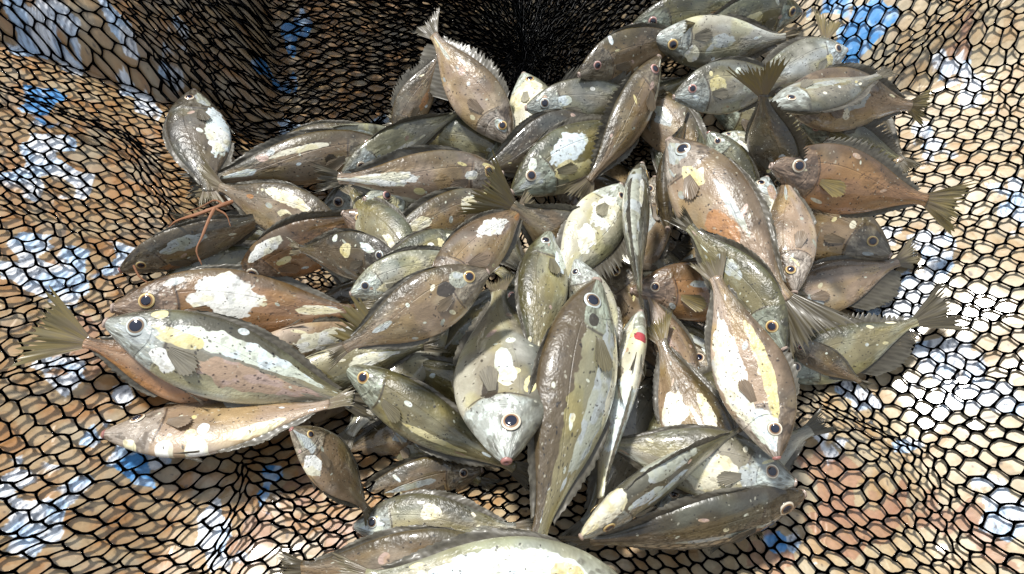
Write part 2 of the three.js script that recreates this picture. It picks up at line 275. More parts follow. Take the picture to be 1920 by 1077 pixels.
function finGeometry(rays, o, bendFn) {   // rays: [base, tip] pairs; a thin closed sheet, thicker along each ray, with a scalloped edge
  const sub = 4, rows = 6, cols = (rays.length - 1) * sub + 1, top = [], col = [], R = rng(o.seed), P = [];
  const nrm = new THREE.Vector3(...(o.normal || [0, 0, 1]));
  for (let i = 0; i < cols; i++) {
    const k = Math.min(rays.length - 2, Math.floor(i / sub)), f = i / sub - k, A = rays[k], B = rays[k + 1], mid = Math.sin(Math.PI * f);
    const rag = i % sub === 0 ? 1 : 1 - o.scallop * mid * (0.2 + 1.6 * R()), rayness = 1 - mid;
    for (let j = 0; j <= rows; j++) {
      const t = j / rows * rag, v = []; for (let d = 0; d < 3; d++) { const b = mix(A[0][d], B[0][d], f), e = mix(A[1][d], B[1][d], f); v.push(b + (e - b) * t); }
      const wv = o.wave * 3.2 * t * (fbm(i * 0.09, j * 0.25, o.seed, 2) - 0.5) + o.wave * 0.18 * t * t * (vnoise(i * 0.5, 0, o.seed) - 0.5);
      const th = o.thick * (0.25 + 0.75 * rayness) * (1 - 0.6 * j / rows);
      const n3 = fbm(i * 0.5, j * 0.8, o.seed + 4, 2), cc = mix3(mix3(o.c0, o.c1, j / rows), o.c2, 0.75 * sstep(.45, .65, n3)); const sh = rayness > 0.5 ? 1.02 : 0.96;
      P.push({ v, wv, th, c: [cc[0] * sh, cc[1] * sh, cc[2] * sh] });
    }
  }
  const pos = [], idx = [], W1 = rows + 1, n = P.length;
  for (const sgn of [1, -1]) for (const p of P) { const q = bendFn([p.v[0] + nrm.x * (p.wv + sgn * p.th), p.v[1] + nrm.y * (p.wv + sgn * p.th), p.v[2] + nrm.z * (p.wv + sgn * p.th)]); pos.push(...q); col.push(...p.c); }
  for (let i = 0; i < cols - 1; i++) for (let j = 0; j < rows; j++) { const a = i * W1 + j, b = a + W1; idx.push(a, b, a + 1, a + 1, b, b + 1); idx.push(n + a, n + a + 1, n + b, n + a + 1, n + b + 1, n + b); }
  const rim = (a, b) => idx.push(a, b, n + a, n + a, b, n + b);
  for (let i = 0; i < cols - 1; i++) rim(i * W1 + rows, (i + 1) * W1 + rows);
  for (let j = 0; j < rows; j++) { rim(j + 1, j); rim((cols - 1) * W1 + j, (cols - 1) * W1 + j + 1); }
  const g = new THREE.BufferGeometry(); g.setAttribute('position', new THREE.Float32BufferAttribute(pos, 3)); g.setAttribute('color', new THREE.Float32BufferAttribute(col, 3)); g.setIndex(idx); g.computeVertexNormals(); return g;
}

// clearance map seen from above the pile, so that each fish rests on those already lying there
const GW = 384, GH = 216, PAD = 0.25, depthMap = new Float32Array(GW * GH);
const gpx = i => ((i + 0.5) / GW * (1 + 2 * PAD) - PAD) * W, gpy = j => ((j + 0.5) / GH * (1 + 2 * PAD) - PAD) * HH;
for (let j = 0; j < GH; j++) for (let i = 0; i < GW; i++) { const p = onHollow(gpx(i), Math.max(-150, gpy(j)), gpx(i) > 500 && gpx(i) < 1250 && gpy(j) < 200 ? 0.045 : 0.01); depthMap[j * GW + i] = p.distanceTo(CAM); }
const netMap = depthMap.slice(), owner = new Int16Array(GW * GH).fill(-1), roots = [];
const cellOf = p => { const [x, y] = project(p), i = Math.floor((x / W + PAD) / (1 + 2 * PAD) * GW), j = Math.floor((y / HH + PAD) / (1 + 2 * PAD) * GH); return i < 0 || j < 0 || i >= GW || j >= GH ? -1 : j * GW + i; };

function frame(H, T, dir, roll) {
  const X = H.clone().sub(T), SL = X.length(); X.normalize();
  const mid = H.clone().add(T).multiplyScalar(.5), V = CAM.clone().sub(mid).normalize();
  const Z = V.clone().addScaledVector(X, -V.dot(X)).normalize(), U = new THREE.Vector3().crossVectors(Z, X);
  const want = { u: [0, 1], d: [0, -1], l: [-1, 0], r: [1, 0] }[dir]; if (U.x * want[0] + U.dot(CU) * want[1] < 0) U.negate();
  const c = Math.cos(roll), s = Math.sin(roll), D = U.clone().multiplyScalar(c).addScaledVector(Z, s), N = new THREE.Vector3().crossVectors(X, D);
  return { X, D, N, SL, U, V };
}
let fishCount = 0; const report = [];
function fish(m, t, dir, rollDeg, o, label) {
  const seed = 11 + fishCount * 13, R = rng(seed), roll = rollDeg * Math.PI / 180; fishCount++;
  const fat = (o.fat || 1) * 1.05;
  const ext = s => { const d = (prof(s, 1) + prof(s, 2)) / 2 * fat, w = prof(s, 3) * 0.95, c = Math.abs(Math.cos(roll)), n = Math.abs(Math.sin(roll)); return [Math.hypot(d * c, w * n), Math.hypot(w * c, d * n)]; };
  const score = (yh, yt, tol) => {
    const H = atHeight(m[0], m[1], yh), T = atHeight(t[0], t[1], yt), f = frame(H, T, dir, roll); let bad = 0;
    for (let k = 0; k <= 9; k++) { const s = 0.05 + k * 0.1, [a, b] = ext(s); for (const q of [-.75, 0, .75]) {
      const p = H.clone().lerp(T, s).addScaledVector(f.U, q * a * f.SL), c = cellOf(p); if (c < 0) continue;
      const dd = p.distanceTo(CAM) + b * f.SL * Math.sqrt(1 - q * q * .8) - tol - depthMap[c]; if (dd > 0) bad += dd; } }
    for (const s of [1.08, 1.2]) for (const q of [-.07, 0, .07]) { const p = H.clone().lerp(T, s).addScaledVector(f.U, q * f.SL * Math.abs(Math.cos(roll))), c = cellOf(p); if (c >= 0) { const dd = p.distanceTo(CAM) + .004 - netMap[c]; if (dd > 0) bad += 2 * dd; } }
    return [bad, f.SL];
  };
  if (o.keep) { const Hh = atHeight(m[0], m[1], .04), Tt = atHeight(t[0], t[1], .04), L0 = Hh.distanceTo(Tt), k = (o.sl || .19) / L0; if (k > 1) { if (o.keep === 'm') t = project(Hh.clone().lerp(Tt, k)); else m = project(Tt.clone().lerp(Hh, k)); } }
  let yh, yt;
  if (o.y) [yh, yt] = o.y; else {
    let best = 1e9; const tol = o.tol === undefined ? 0.012 : o.tol, want = o.sl || 0.2;
    for (let a = -0.06; a < 0.21; a += 0.01) for (let b = -0.06; b < 0.21; b += 0.01) {
      const dy = Math.abs(a - b); if (dy > 0.11) continue; const [bad, SL] = score(a, b, tol);
      const cost = a + b + 0.55 * dy + bad * 8 + 0.7 * Math.abs(SL - want); if (cost < best) { best = cost; yh = a; yt = b; }
    }
  }
  yh += o.lift || 0; yt += o.lift || 0;
  const H = atHeight(m[0], m[1], yh), T = atHeight(t[0], t[1], yt), f = frame(H, T, dir, roll), SL = f.SL;
  for (let k = 0; k <= 40; k++) { const s = k / 40, [a, b] = ext(s); for (let q = -1; q <= 1.001; q += 0.1) { const p = H.clone().lerp(T, s).addScaledVector(f.U, q * a * SL), c = cellOf(p); if (c < 0) continue; const dd = p.distanceTo(CAM) - b * SL * Math.sqrt(Math.max(0, 1 - q * q)); if (dd < depthMap[c]) { depthMap[c] = dd; owner[c] = roots.length; } } }
  report.push(`${fishCount} SL ${SL.toFixed(3)} y ${yh.toFixed(2)} ${yt.toFixed(2)}`);

  const g = new THREE.Group(); g.name = numbered('rabbitfish'); scene.add(g); roots.push(g);
  g.userData = { label, category: 'fish', group: o.group || 'rabbitfish heaped in the net' };
  const mid = H.clone().lerp(T, 0.45); g.position.copy(mid);
  g.quaternion.setFromRotationMatrix(new THREE.Matrix4().makeBasis(f.X, f.D, f.N));
  // bending: the trunk curves sideways behind the head
  const b = o.b === undefined ? (R() - .5) * .8 : o.b, by = o.by || (R() - .5) * .22, tailB = o.tb === undefined ? (R() - .5) * 1.2 : o.tb;
  const NB = 70, cur = [[0, 0, 0, 0, 0]]; { let x = 0, z = 0, y = 0; for (let k = 1; k <= NB; k++) { const s = (k - .5) / NB * 1.35, h = b * (s - 0.45) + (s > 0.97 ? tailB * Math.min(.35, s - .97) * 2 : 0), hy = by * (s - 0.45); x -= Math.cos(h) * Math.cos(hy) * 1.35 / NB; z += Math.sin(h) * 1.35 / NB; y += Math.sin(hy) * 1.35 / NB; cur.push([x, z, h, y, hy]); } }
  const at45 = cur[Math.round(.45 / 1.35 * NB)];
  const bend = p => { let s = -p[0]; const u = Math.min(NB - 1e-4, Math.max(0, s / 1.35 * NB)), k = Math.floor(u), q = u - k, A = cur[k], B = cur[k + 1], h = mix(A[2], B[2], q), ex = s < 0 ? -s : 0; 
    return [(mix(A[0], B[0], q) + ex - at45[0] + p[2] * Math.sin(h)) * SL, (p[1] * (1) + mix(A[3], B[3], q) - at45[3]) * SL, (mix(A[1], B[1], q) - at45[1] + p[2] * Math.cos(h)) * SL]; };
  // body: one closed skin
  const pos = [], uv = [], idx = [], ring = NP * 2 - 1;
  const skin = (s, ph, sd) => {
    const top = prof(s, 1) * fat, bot = prof(s, 2) * fat, w = prof(s, 3), c = Math.cos(ph), sn = Math.sin(ph);
    let z = w * sn * (0.84 + 0.16 * sn); const gl = 0.232 + 0.03 * Math.cos((c + .15) * 1.9), inn = sn;
    z *= 1 + inn * (0.075 * sstep(gl - .10, gl - .004, s) * (1 - sstep(gl - .002, gl + .012, s)));
    z += inn * 0.0035 * (1 - sstep(0.028, 0.042, Math.hypot(s - .135, c * (c > 0 ? top : bot) - .03)));
    z += 0.0035 * inn * (fbm(s * 16, c * 4 + sd * 7, seed + 71, 2) - .5);
    return [-s, c * (c > 0 ? top : bot), sd * z];
  };
  for (let i = 0; i <= NS; i++) { const s = SS[i]; for (let k = 0; k < ring + 1; k++) { const kk = k % (ring + 1), half = kk <= NP - 1, ph = half ? kk / (NP - 1) * Math.PI : (2 * (NP - 1) - kk) / (NP - 1) * Math.PI; pos.push(...bend(skin(s, Math.max(0, ph), half ? 1 : -1))); uv.push(s, 1 - Math.max(0, ph) / Math.PI); } }
  const RW = ring + 1;
  for (let i = 0; i < NS; i++) for (let k = 0; k < RW - 1; k++) { const a = i * RW + k, c = a + RW; idx.push(a, c, a + 1, a + 1, c, c + 1); }
  { const a0 = pos.length / 3; pos.push(...bend([-0.02, 0, 0])); uv.push(0.02, .5); for (let k = 0; k < RW - 1; k++) idx.push(a0, k, k + 1); const e = NS * RW, a1 = pos.length / 3; pos.push(...bend([-1.01, 0, 0])); uv.push(1, .5); for (let k = 0; k < RW - 1; k++) idx.push(a1, e + k + 1, e + k); }
  const bg = new THREE.BufferGeometry(); bg.setAttribute('position', new THREE.Float32BufferAttribute(pos, 3)); bg.setAttribute('uv', new THREE.Float32BufferAttribute(uv, 2)); bg.setIndex(idx); bg.computeVertexNormals();
  let pt = o.p; if (!pt) { pt = []; const n = 1 + Math.floor(R() * 3); for (let k = 0; k < n; k++) pt.push([.28 + .6 * R(), R() * 1.3 - .65, .04 + .06 * R(), .025 + .04 * R(), 'wcbgy'[Math.floor(R() * 5)], R() - .5]); }
  if (!o.tex) { pt = pt.slice(); for (let k = 0; k < 5; k++) pt.unshift([.1 + .85 * R(), R() * 1.8 - .9, .012 + .035 * R() * R(), .008 + .022 * R() * R(), 'gpcyb'[Math.floor(R() * 5)], R() * 2 - 1]); }
  const tone = o.tone || 'brown';
  const bm = new THREE.MeshPhysicalMaterial({ map: o.tex || fishTexture(seed, tone, pt), bumpMap: skinBump, bumpScale: 0.0017, roughness: .38, clearcoat: 1, clearcoatRoughness: .045 });
  mesh('body', bg, bm, g);
  // mouth: a soft ring of lip
  { const lg = new THREE.TorusGeometry(.0135, .0085, 8, 18); lg.rotateY(Math.PI / 2); lg.scale(1.2, 1.05, .85); const P = lg.attributes.position; for (let i = 0; i < P.count; i++) { const q = bend([P.getX(i) - .003, P.getY(i) - .002, P.getZ(i)]); P.setXYZ(i, ...q); } lg.computeVertexNormals(); mesh('mouth', lg, o.lip ? lipMat : lipPale, g); }
  // eyes
  const ek = o.eye === undefined ? Math.floor(R() * 2.4) : o.eye;
  const es = .86 + .24 * R();
  for (const sd of [1, -1]) {
    const ph = Math.acos(.03 / prof(.135, 1)), q = skin(.135, ph, sd), P0 = bend([q[0], q[1], q[2] - sd * .004]);
    const e = mesh('eye', eyeGeos[ek], eyeMat, g); e.position.set(...P0); e.scale.setScalar(SL * .037 * es); e.rotation.set(-.12 * sd, sd > 0 ? .14 : Math.PI - .14, 0);
    const pu = mesh('pupil', pupilGeo, pupilMat, e); pu.position.z = .215; pu.scale.set(.62, .62, .40);
  }
  // fins
  const yel = o.tailTone === 'y' ? 1 : o.tailTone === 'd' ? -1 : 0;
  const tc = yel > 0 ? [[.21, .155, .10], [.22, .18, .07], [.28, .21, .06]] : yel < 0 ? [[.10, .08, .05], [.085, .07, .04], [.14, .115, .06]] : [[.21, .16, .115], [.175, .145, .08], [.22, .18, .09]];
  const pk = k => TONES[tone][1].map((v, i) => (v * .75 + [.05, .045, .03][i]) * k);
  const fc = [[.13, .11, .075], [.22, .20, .15], [.10, .085, .06]];
  { const rays = [], n = 15, sp = o.spread || (o.tl ? .5 : .3); for (let i = 0; i < n; i++) { const u = i / (n - 1) * 2 - 1, L = (o.tl ? o.tl * .84 : .13) * (.88 + .2 * R()) * (1 + .33 * Math.pow(Math.abs(u), 1.6)), a = u * sp; rays.push([[-.985, u * .034, 0], [-.985 - L * Math.cos(a), u * .034 + L * Math.sin(a) * 1.05, 0]]); }
    mesh('tail_fin', finGeometry(rays, { scallop: o.tl ? .2 : .22, wave: .016, thick: .0011, seed: seed + 1, c0: tc[0], c1: tc[1], c2: tc[2] }, bend), finMats.tail, g); }
  const run = (s0, s1, n, hgt, side, sweep, tilt, sc, nm, soft) => {
    const rays = []; for (let i = 0; i < n; i++) { const u = i / (n - 1), s = mix(s0, s1, u), y = side * (side > 0 ? prof(s, 1) : prof(s, 2)) * fat * .985, h = hgt * (0.45 + 1.0 * Math.sin(Math.PI * Math.min(1, u * .8 + .18))) * (.94 + .12 * R()); rays.push([[-s, y, 0], [-(s + sweep * h), y + side * h * .9, tilt * h]]); }
    mesh(nm, finGeometry(rays, { scallop: sc, wave: .010, thick: .0022, seed: seed + soft, c0: fc[0], c1: fc[1], c2: fc[2] }, bend), finMats.fin, g);
  };
  const dh = o.dr || (.014 + .014 * R());
  run(.27, .93, 22, dh, 1, o.dr ? .75 : 1.5, (R() - .5) * .8, o.dr ? .36 : .1, 'dorsal_fin', 2);
  run(.52, .93, 14, o.ar || .020, -1, 1.3, (R() - .5) * .8, .12, 'anal_fin', 3);
  for (const sd of [1, -1]) {
    const q = skin(.285, 1.72, sd), rays = [], lift = (o.pec || .07) * (.7 + .6 * R()), L = .13, dn = -.1 - .3 * R(), fan = o.pec ? .42 : .2 + .15 * R();
    for (let i = 0; i < 9; i++) { const u = i / 8 * 2 - 1, a = dn + u * fan, l = L * (1 - .3 * u * u); rays.push([[q[0], q[1] + u * .016, q[2] + sd * .001], [q[0] - l * Math.cos(a), q[1] + u * .016 + l * Math.sin(a), q[2] + sd * (.006 + l * lift)]]); }
    mesh('pectoral_fin', finGeometry(rays, { scallop: .06, wave: .003, thick: .0022, seed: seed + 6, c0: o.pec ? [.34, .25, .08] : pk(1.1), c1: o.pec ? [.38, .29, .09] : pk(1.45), c2: o.pec ? [.20, .16, .08] : pk(.9) }, bend), finMats.fin, g);
    const y = -prof(.36, 2) * fat * .97, r2 = []; for (let i = 0; i < 5; i++) { const u = i / 4; r2.push([[-.345 - .03 * u, y, sd * .012], [-.46 - .04 * u + .03 * u, y - .020 - .012 * u, sd * (.018 + .02 * u)]]); }
    mesh('pelvic_fin', finGeometry(r2, { scallop: .2, wave: .003, thick: .003, seed: seed + 7, c0: fc[0], c1: fc[1], c2: fc[2] }, bend), finMats.fin, g);
  }
  return g;
}
// ---------- the catch, lowest fish first ----------
// mouth pixel, tail-root pixel, side the back points to, roll (back towards the viewer), looks, label
const buried = 'buried';
const buriedSkins = [fishTexture(901, 'brown', [[.4, 0, .1, .05, 'g', 0]]), fishTexture(902, 'olive', [[.5, .3, .1, .03, 'g', 0]]), fishTexture(903, 'grey', [])];
[[560, 600, 780, 560, 'u'], [700, 330, 900, 430, 'u'], [1010, 560, 1180, 640, 'u'], [1250, 450, 1120, 300, 'u'], [1420, 620, 1560, 480, 'u'], [1080, 900, 1260, 740, 'l'], [900, 240, 1090, 330, 'u'], [1330, 200, 1520, 260, 'u'], [380, 600, 600, 680, 'u'],
  [480, 320, 660, 260, 'u'], [620, 470, 420, 430, 'u'], [860, 620, 700, 540, 'u'], [1030, 330, 1200, 430, 'u'], [1420, 250, 1300, 420, 'l'], [1640, 300, 1480, 420, 'u'], [1560, 570, 1380, 680, 'u'], [1440, 760, 1260, 640, 'u'], [1230, 960, 1420, 860, 'u'], [720, 690, 520, 760, 'u'], [1160, 700, 1000, 560, 'u'], [830, 330, 960, 480, 'u'], [1250, 600, 1330, 440, 'l'], [980, 420, 800, 470, 'u'], [600, 400, 780, 330, 'u'], [1520, 150, 1640, 260, 'u'], [1100, 240, 1270, 160, 'u'], [1270, 700, 1180, 860, 'l'], [1120, 800, 960, 700, 'u'],
  [1290, 180, 1250, 370, 'l'], [1310, 560, 1160, 470, 'u'], [1180, 160, 1340, 330, 'u'], [990, 540, 850, 660, 'u'], [840, 560, 740, 700, 'u'], [1230, 330, 1200, 520, 'l'], [1440, 560, 1360, 380, 'l']
].forEach(([a, b, c, d, e], i) => fish([a, b], [c, d], e, 20 - (i * 37) % 60, { tone: 'brown', p: [], tex: buriedSkins[i % 3], tol: .02, keep: 'm', tailTone: 'd', group: 'fish buried in the heap' }, buried));

// --- far rim of the heap
fish([1185, 52], [1430, 18], 'u', 15, { keep: 'm', tone: 'olive', tailTone: 'y', p: [[.35, -.2, .06, .03, 'y', 0], [.6, .1, .05, .03, 'o', 0]] }, 'olive rabbitfish lying along the far rim at the top edge, left of two');
fish([1500, 22], [1330, 48], 'u', 20, { keep: 'm', tone: 'olive', tailTone: 'y', p: [[.5, .2, .08, .03, 'y', 0]] }, 'olive rabbitfish half hidden at the far rim, head to the right');
fish([1078, 140], [1290, 62], 'u', 20, { keep: 'm', tone: 'brown', p: [], tailTone: 'd' }, 'plain brown rabbitfish leaning on the gathered black netting at the back');
fish([1515, 215], [1552, 70], 'l', 30, { keep: 't', tl: .42, spread: .35, lift: .03, tone: 'olive', tailTone: 'y', p: [], tb: 0 }, 'rabbitfish whose olive tail stands straight up at the top edge, beside blue sheeting');
fish([1590, 92], [1400, 160], 'u', 0, { keep: 'm', tone: 'silver', eye: 0, p: [[.27, -.3, .04, .06, 'y', .3], [.38, -.75, .10, .03, 'y', 0]] }, 'silvery rabbitfish head with a round dark eye facing right at the far rim');
fish([1222, 78], [1470, 78], 'd', 5, { keep: 'm', tone: 'grey', p: [[.28, .5, .045, .05, 'w', .3], [.5, 0, .09, .04, 'g', 0]], by: -.15 }, 'grey rabbitfish across the far rim with a white blotch behind its gill');
fish([1262, 180], [1460, 148], 'u', 0, { keep: 'm', tone: 'grey', fat: 1.1, p: [[.33, .15, .06, .06, 'y', .2], [.62, -.1, .07, .05, 'g', 0]] }, 'pale grey rabbitfish with a yellow blotch under the big olive tail');
fish([985, 138], [1010, 262], 'r', 0, { keep: 'm', tone: 'pale', p: [[.3, 0, .14, .12, 'c', 0]] }, 'cream rabbitfish peeping out below the gathered netting');
fish([978, 306], [850, 262], 'u', 10, { keep: 'm', tone: 'olive', eye: 1, p: [[.2, -.4, .03, .02, 'y', 0]] }, 'small yellowish rabbitfish head peeping out below the hanging pink fish');
fish([740, 262], [815, 118], 'l', 15, { keep: 'm', tone: 'brown', p: [[.5, -.4, .1, .03, 'o', 0]], dr: .06 }, 'dark brown rabbitfish with ragged back fin against the netted back wall');
fish([985, 205], [1215, 185], 'u', 5, { keep: 'm', tone: 'grey', dr: .10, eye: 3, p: [[.28, .25, .05, .035, 'b', 0], [.5, .6, .02, .014, 'w', 0], [.74, .2, .025, .03, 'w', 1]] }, 'grey rabbitfish with a raised bluish spiny back fin near the gathered net');
fish([1130, 232], [975, 292], 'u', 8, { keep: 'm', tone: 'dark', eye: 0, fat: 1.15, p: [[.7, -.6, .03, .02, 'w', 0]] }, 'dark rabbitfish with a staring white-ringed eye below the raised spiny fin');
fish([1500, 232], [1690, 300], 'u', 12, { tone: 'olive', dr: .08, p: [], tailTone: 'd', y: [.10, .085] }, 'dark olive rabbitfish between two brown ones on the right slope');
fish([1520, 186], [1706, 196], 'u', 4, { keep: 't', tone: 'pink', tailTone: 'y', tl: .17, p: [[.45, .1, .12, .06, 'g', 0]], fat: .98 }, 'greyish pink rabbitfish pointing its yellow tail at the upper right net');
fish([1440, 205], [1600, 160], 'd', 55, { keep: 'm', tone: 'grey', p: [[.5, 0, .2, .03, 'g', 0]], tailTone: 'd' }, 'slim grey rabbitfish lying across near the silvery head at the far rim');
fish([1325, 400], [1322, 238], 'l', 70, { keep: 't', tone: 'olive', tailTone: 'y', tl: .2, spread: .35, p: [] }, 'rabbitfish showing only an upright olive tail above the dark eyed head');
fish([1672, 478], [1520, 418], 'u', 0, { keep: 'm', tone: 'brown', eye: 1, fat: 1.2, p: [[.12, -.4, .03, .02, 'g', 0]] }, 'dark greenish rabbitfish head facing right below the orange-brown fish');
fish([1455, 335], [1432, 178], 'r', 20, { keep: 't', lift: .03, fat: 1.25, tone: 'dark', tailTone: 'y', tl: .38, spread: .62, tb: .1, dr: .09, p: [] }, 'dark rabbitfish with a wide yellow-olive tail fanned upward at the back');
fish([1345, 255], [1475, 285], 'u', -45, { lift: -.02, tone: 'pale', tailTone: 'd', p: [[.4, -.6, .12, .07, 'w', 0]] }, 'rabbitfish showing a bright white belly patch behind the upright pink one');
fish([1440, 310], [1728, 374], 'u', 0, { keep: 't', tone: 'orange', tl: .27, tailTone: 'y', pec: .5, fat: 1.05, p: [], dr: .05, tb: 0 }, 'large orange-brown rabbitfish with a yellow side fin, tail on right slope');
fish([1240, 430], [1268, 235], 'l', 75, { keep: 'm', tone: 'brown', tailTone: 'd', spread: .3, p: [], fat: .85 }, 'thin dark rabbitfish wedged upright with its narrow tail in the air');
fish([1328, 246], [1425, 405], 'r', 4, { keep: 'm', sl: .16, lift: .008, tone: 'olive', eye: 0, fat: 1.05, lip: 1, p: [[.24, -.55, .05, .05, 'y', 0], [.29, 0, .025, .028, 'k', 0]] }, 'olive rabbitfish head with a black shoulder spot, red lip pointing up');
fish([1438, 333], [1388, 490], 'l', 2, { keep: 'm', sl: .15, lift: .0, tone: 'silver', eye: 0, fat: 1.1, p: [[.2, -.5, .07, .05, 'p', 0], [.4, -.4, .09, .05, 'w', 0]] }, 'pinkish silver rabbitfish head wedged left of the upright pink fish');
// --- right slope
fish([1505, 690], [1715, 605], 'u', 10, { keep: 't', tone: 'olive', tl: .30, ar: .08, dr: .05, p: [], tailTone: 'd', tb: .2 }, 'dull olive rabbitfish whose blurred tail reaches far over the right net');
fish([1498, 560], [1690, 488], 'u', 0, { keep: 't', tone: 'pink', ar: .09, tl: .25, fat: 1.05, p: [[.3, -.3, .05, .05, 'g', 0]], tb: .1 }, 'pale pinkish rabbitfish on the right slope with a ragged fin beneath');
fish([1478, 640], [1610, 715], 'u', 20, { tone: 'brown', p: [], tailTone: 'd', y: [.05, .03] }, 'brown rabbitfish half under the yellow-striped one, low on the right');
fish([1492, 545], [1474, 325], 'l', 14, { keep: 't', tone: 'pink', fat: .85, spread: .32, tailTone: 'd', p: [[.8, .2, .08, .02, 'g', 0]], tb: .1 }, 'speckled pink rabbitfish hanging head down with its thin tail up');
// --- left slope and left middle
fish([430, 725], [162, 640], 'u', 5, { keep: 't', tone: 'orange', tl: .34, spread: .6, tailTone: 'y', p: [], tb: .25, lift: .01, sl: .22 }, 'rabbitfish whose big orange-olive tail leaves the frame at the left edge');
fish([362, 172], [390, 362], 'l', 2, { keep: 'm', tone: 'dark', eye: 0, fat: 1.05, p: [[.48, -.62, .2, .07, 'b', 0], [.15, -.35, .07, .055, 'g', 0], [.55, -.6, .10, .06, 'w', 0]] }, 'dark rabbitfish standing head up against the left net, white belly patch');
fish([752, 252], [515, 292], 'u', 50, { keep: 'm', tone: 'pale', p: [[.4, .7, .2, .04, 'b', 0]] }, 'rabbitfish with a pale bluish back lying along the netted back wall');
fish([292, 540], [560, 492], 'u', 10, { keep: 'm', tone: 'olive', p: [[.3, .3, .06, .04, 'c', 0], [.55, .2, .1, .05, 'c', 0]] }, 'yellowish mottled rabbitfish under two brown heads on the left');
fish([224, 508], [505, 405], 'u', 42, { keep: 'm', tone: 'brown', lip: 1, fat: .95, p: [[.42, .5, .13, .04, 'g', 0], [.3, -.4, .08, .04, 'o', 0]], tailTone: 'd' }, 'brown rabbitfish with a pink mouth at left, twig lying across it');
fish([640, 432], [440, 365], 'u', 8, { keep: 'm', tone: 'brown', tl: .26, p: [[.42, .55, .18, .035, 'c', .1], [.4, -.05, .05, .025, 'c', 0], [.7, .2, .03, .02, 'o', 0]], tb: 0 }, 'rounded brown rabbitfish with a cream streak along its back, tail left');
fish([446, 524], [640, 428], 'u', 30, { keep: 'm', tone: 'orange', lip: 1, p: [[.3, .75, .13, .03, 'w', 0], [.35, .1, .05, .02, 'y', 0]] }, 'orange-brown rabbitfish with pink lips, lying just above the white-patched one');
fish([734, 268], [398, 336], 'u', 10, { keep: 'm', tone: 'brown', fat: .74, sl: .25, p: [[.84, .1, .09, .045, 'b', .1], [.5, .55, .15, .02, 'c', 0], [.27, -.3, .04, .03, 'c', 0], [.36, -.2, .03, .05, 'k', 0], [.13, -.5, .06, .03, 'y', 0]], tailTone: 'd' }, 'long mottled brown rabbitfish with a pale tail root beneath the back wall');
fish([690, 300], [852, 214], 'u', 35, { keep: 't', tone: 'silver', fat: .8, tl: .26, tailTone: 'd', spread: .6, p: [[.45, 0, .2, .025, 'w', 0]] }, 'silvery slim rabbitfish with a dark olive tail fanned over a neighbour');
fish([958, 272], [806, 62], 'r', 4, { keep: 't', tone: 'pink', tailTone: 'd', tl: .22, fat: .98, dr: .05, ar: .09, p: [[.14, .2, .05, .04, 'b', 0], [.85, 0, .12, .03, 'g', 0], [.6, .2, .03, .03, 'p', 0]], tb: -.3, sl: .23 }, 'speckled pinkish rabbitfish hanging head down, tail against the back netting');
// --- middle
fish([686, 372], [850, 392], 'u', -5, { keep: 'm', sl: .145, lift: .012, tone: 'pale', eye: 2, fat: 1.15, p: [[.12, -.1, .09, .06, 'y', 0], [.2, .5, .05, .03, 'c', 0]] }, 'pale yellow rabbitfish face with a pinkish ringed eye, facing left');
fish([640, 400], [750, 460], 'u', 0, { keep: 'm', lift: .01, tone: 'orange', p: [] }, 'orange-brown rabbitfish flank wedged below the pale yellow face');
fish([948, 330], [650, 342], 'u', 4, { keep: 'm', tone: 'pink', fat: .85, sl: .22, p: [[.8, 0, .2, .075, 'w', -.08], [.5, -.9, .35, .02, 'w', 0], [.26, .1, .035, .03, 'w', 0], [.12, .6, .05, .02, 'y', 0]], tailTone: 'd', by: .12 }, 'speckled pink rabbitfish with a white tapering tail half, middle of heap');
fish([946, 374], [738, 440], 'u', 4, { keep: 'm', tone: 'brown', fat: .9, sl: .17, p: [[.32, .2, .065, .062, 'c', 0], [.70, .15, .075, .058, 'c', 0], [.17, -.3, .07, .045, 'g', 0], [.12, .6, .05, .04, 'y', 0]] }, 'dark brown rabbitfish bearing two round cream patches on its flank');
fish([778, 512], [690, 405], 'r', 10, { keep: 'm', sl: .165, lift: .0, tone: 'olive', eye: 2, p: [[.3, 0, .06, .04, 'c', 0]] }, 'rabbitfish face with a red-rimmed eye in the middle of the heap');
fish([878, 446], [745, 500], 'u', -12, { keep: 'm', sl: .13, lift: .0, tone: 'olive', eye: 1, fat: 1.15, p: [[.2, 0, .03, .09, 'w', .2], [.3, -.1, .03, .10, 'y', .2], [.4, 0, .04, .06, 'w', .2]] }, 'golden rabbitfish head with white bars and a wide pale eye');
fish([748, 488], [610, 475], 'u', 15, { keep: 'm', sl: .125, lift: .012, tone: 'dark', eye: 3, lip: 1, fat: 1.05, p: [[.24, .5, .06, .03, 'b', .3], [.45, .3, .05, .05, 'y', 0]] }, 'dark rabbitfish with a pink snout facing right, bluish patch behind the eye');
fish([655, 552], [815, 495], 'u', 10, { keep: 'm', sl: .15, tone: 'pale', eye: 3, p: [[.12, .3, .06, .03, 'b', 0], [.3, -.2, .08, .04, 'c', 0]] }, 'pale rabbitfish head with a white eye facing left above the brown fish');
fish([800, 560], [965, 402], 'l', 6, { keep: 'm', tone: 'pink', sl: .19, fat: .78, p: [[.6, .3, .12, .065, 'w', -.2], [.85, -.3, .04, .06, 'o', 0]] }, 'speckled rabbitfish with a square white patch above the brown shiny head');
fish([1108, 478], [962, 386], 'r', 4, { keep: 't', tone: 'brown', tl: .36, tailTone: 'y', fat: 1.15, sl: .17, p: [[.38, 0, .16, .095, 'c', .1]], tb: .2 }, 'brown rabbitfish with a large oval cream patch and yellow tail up');
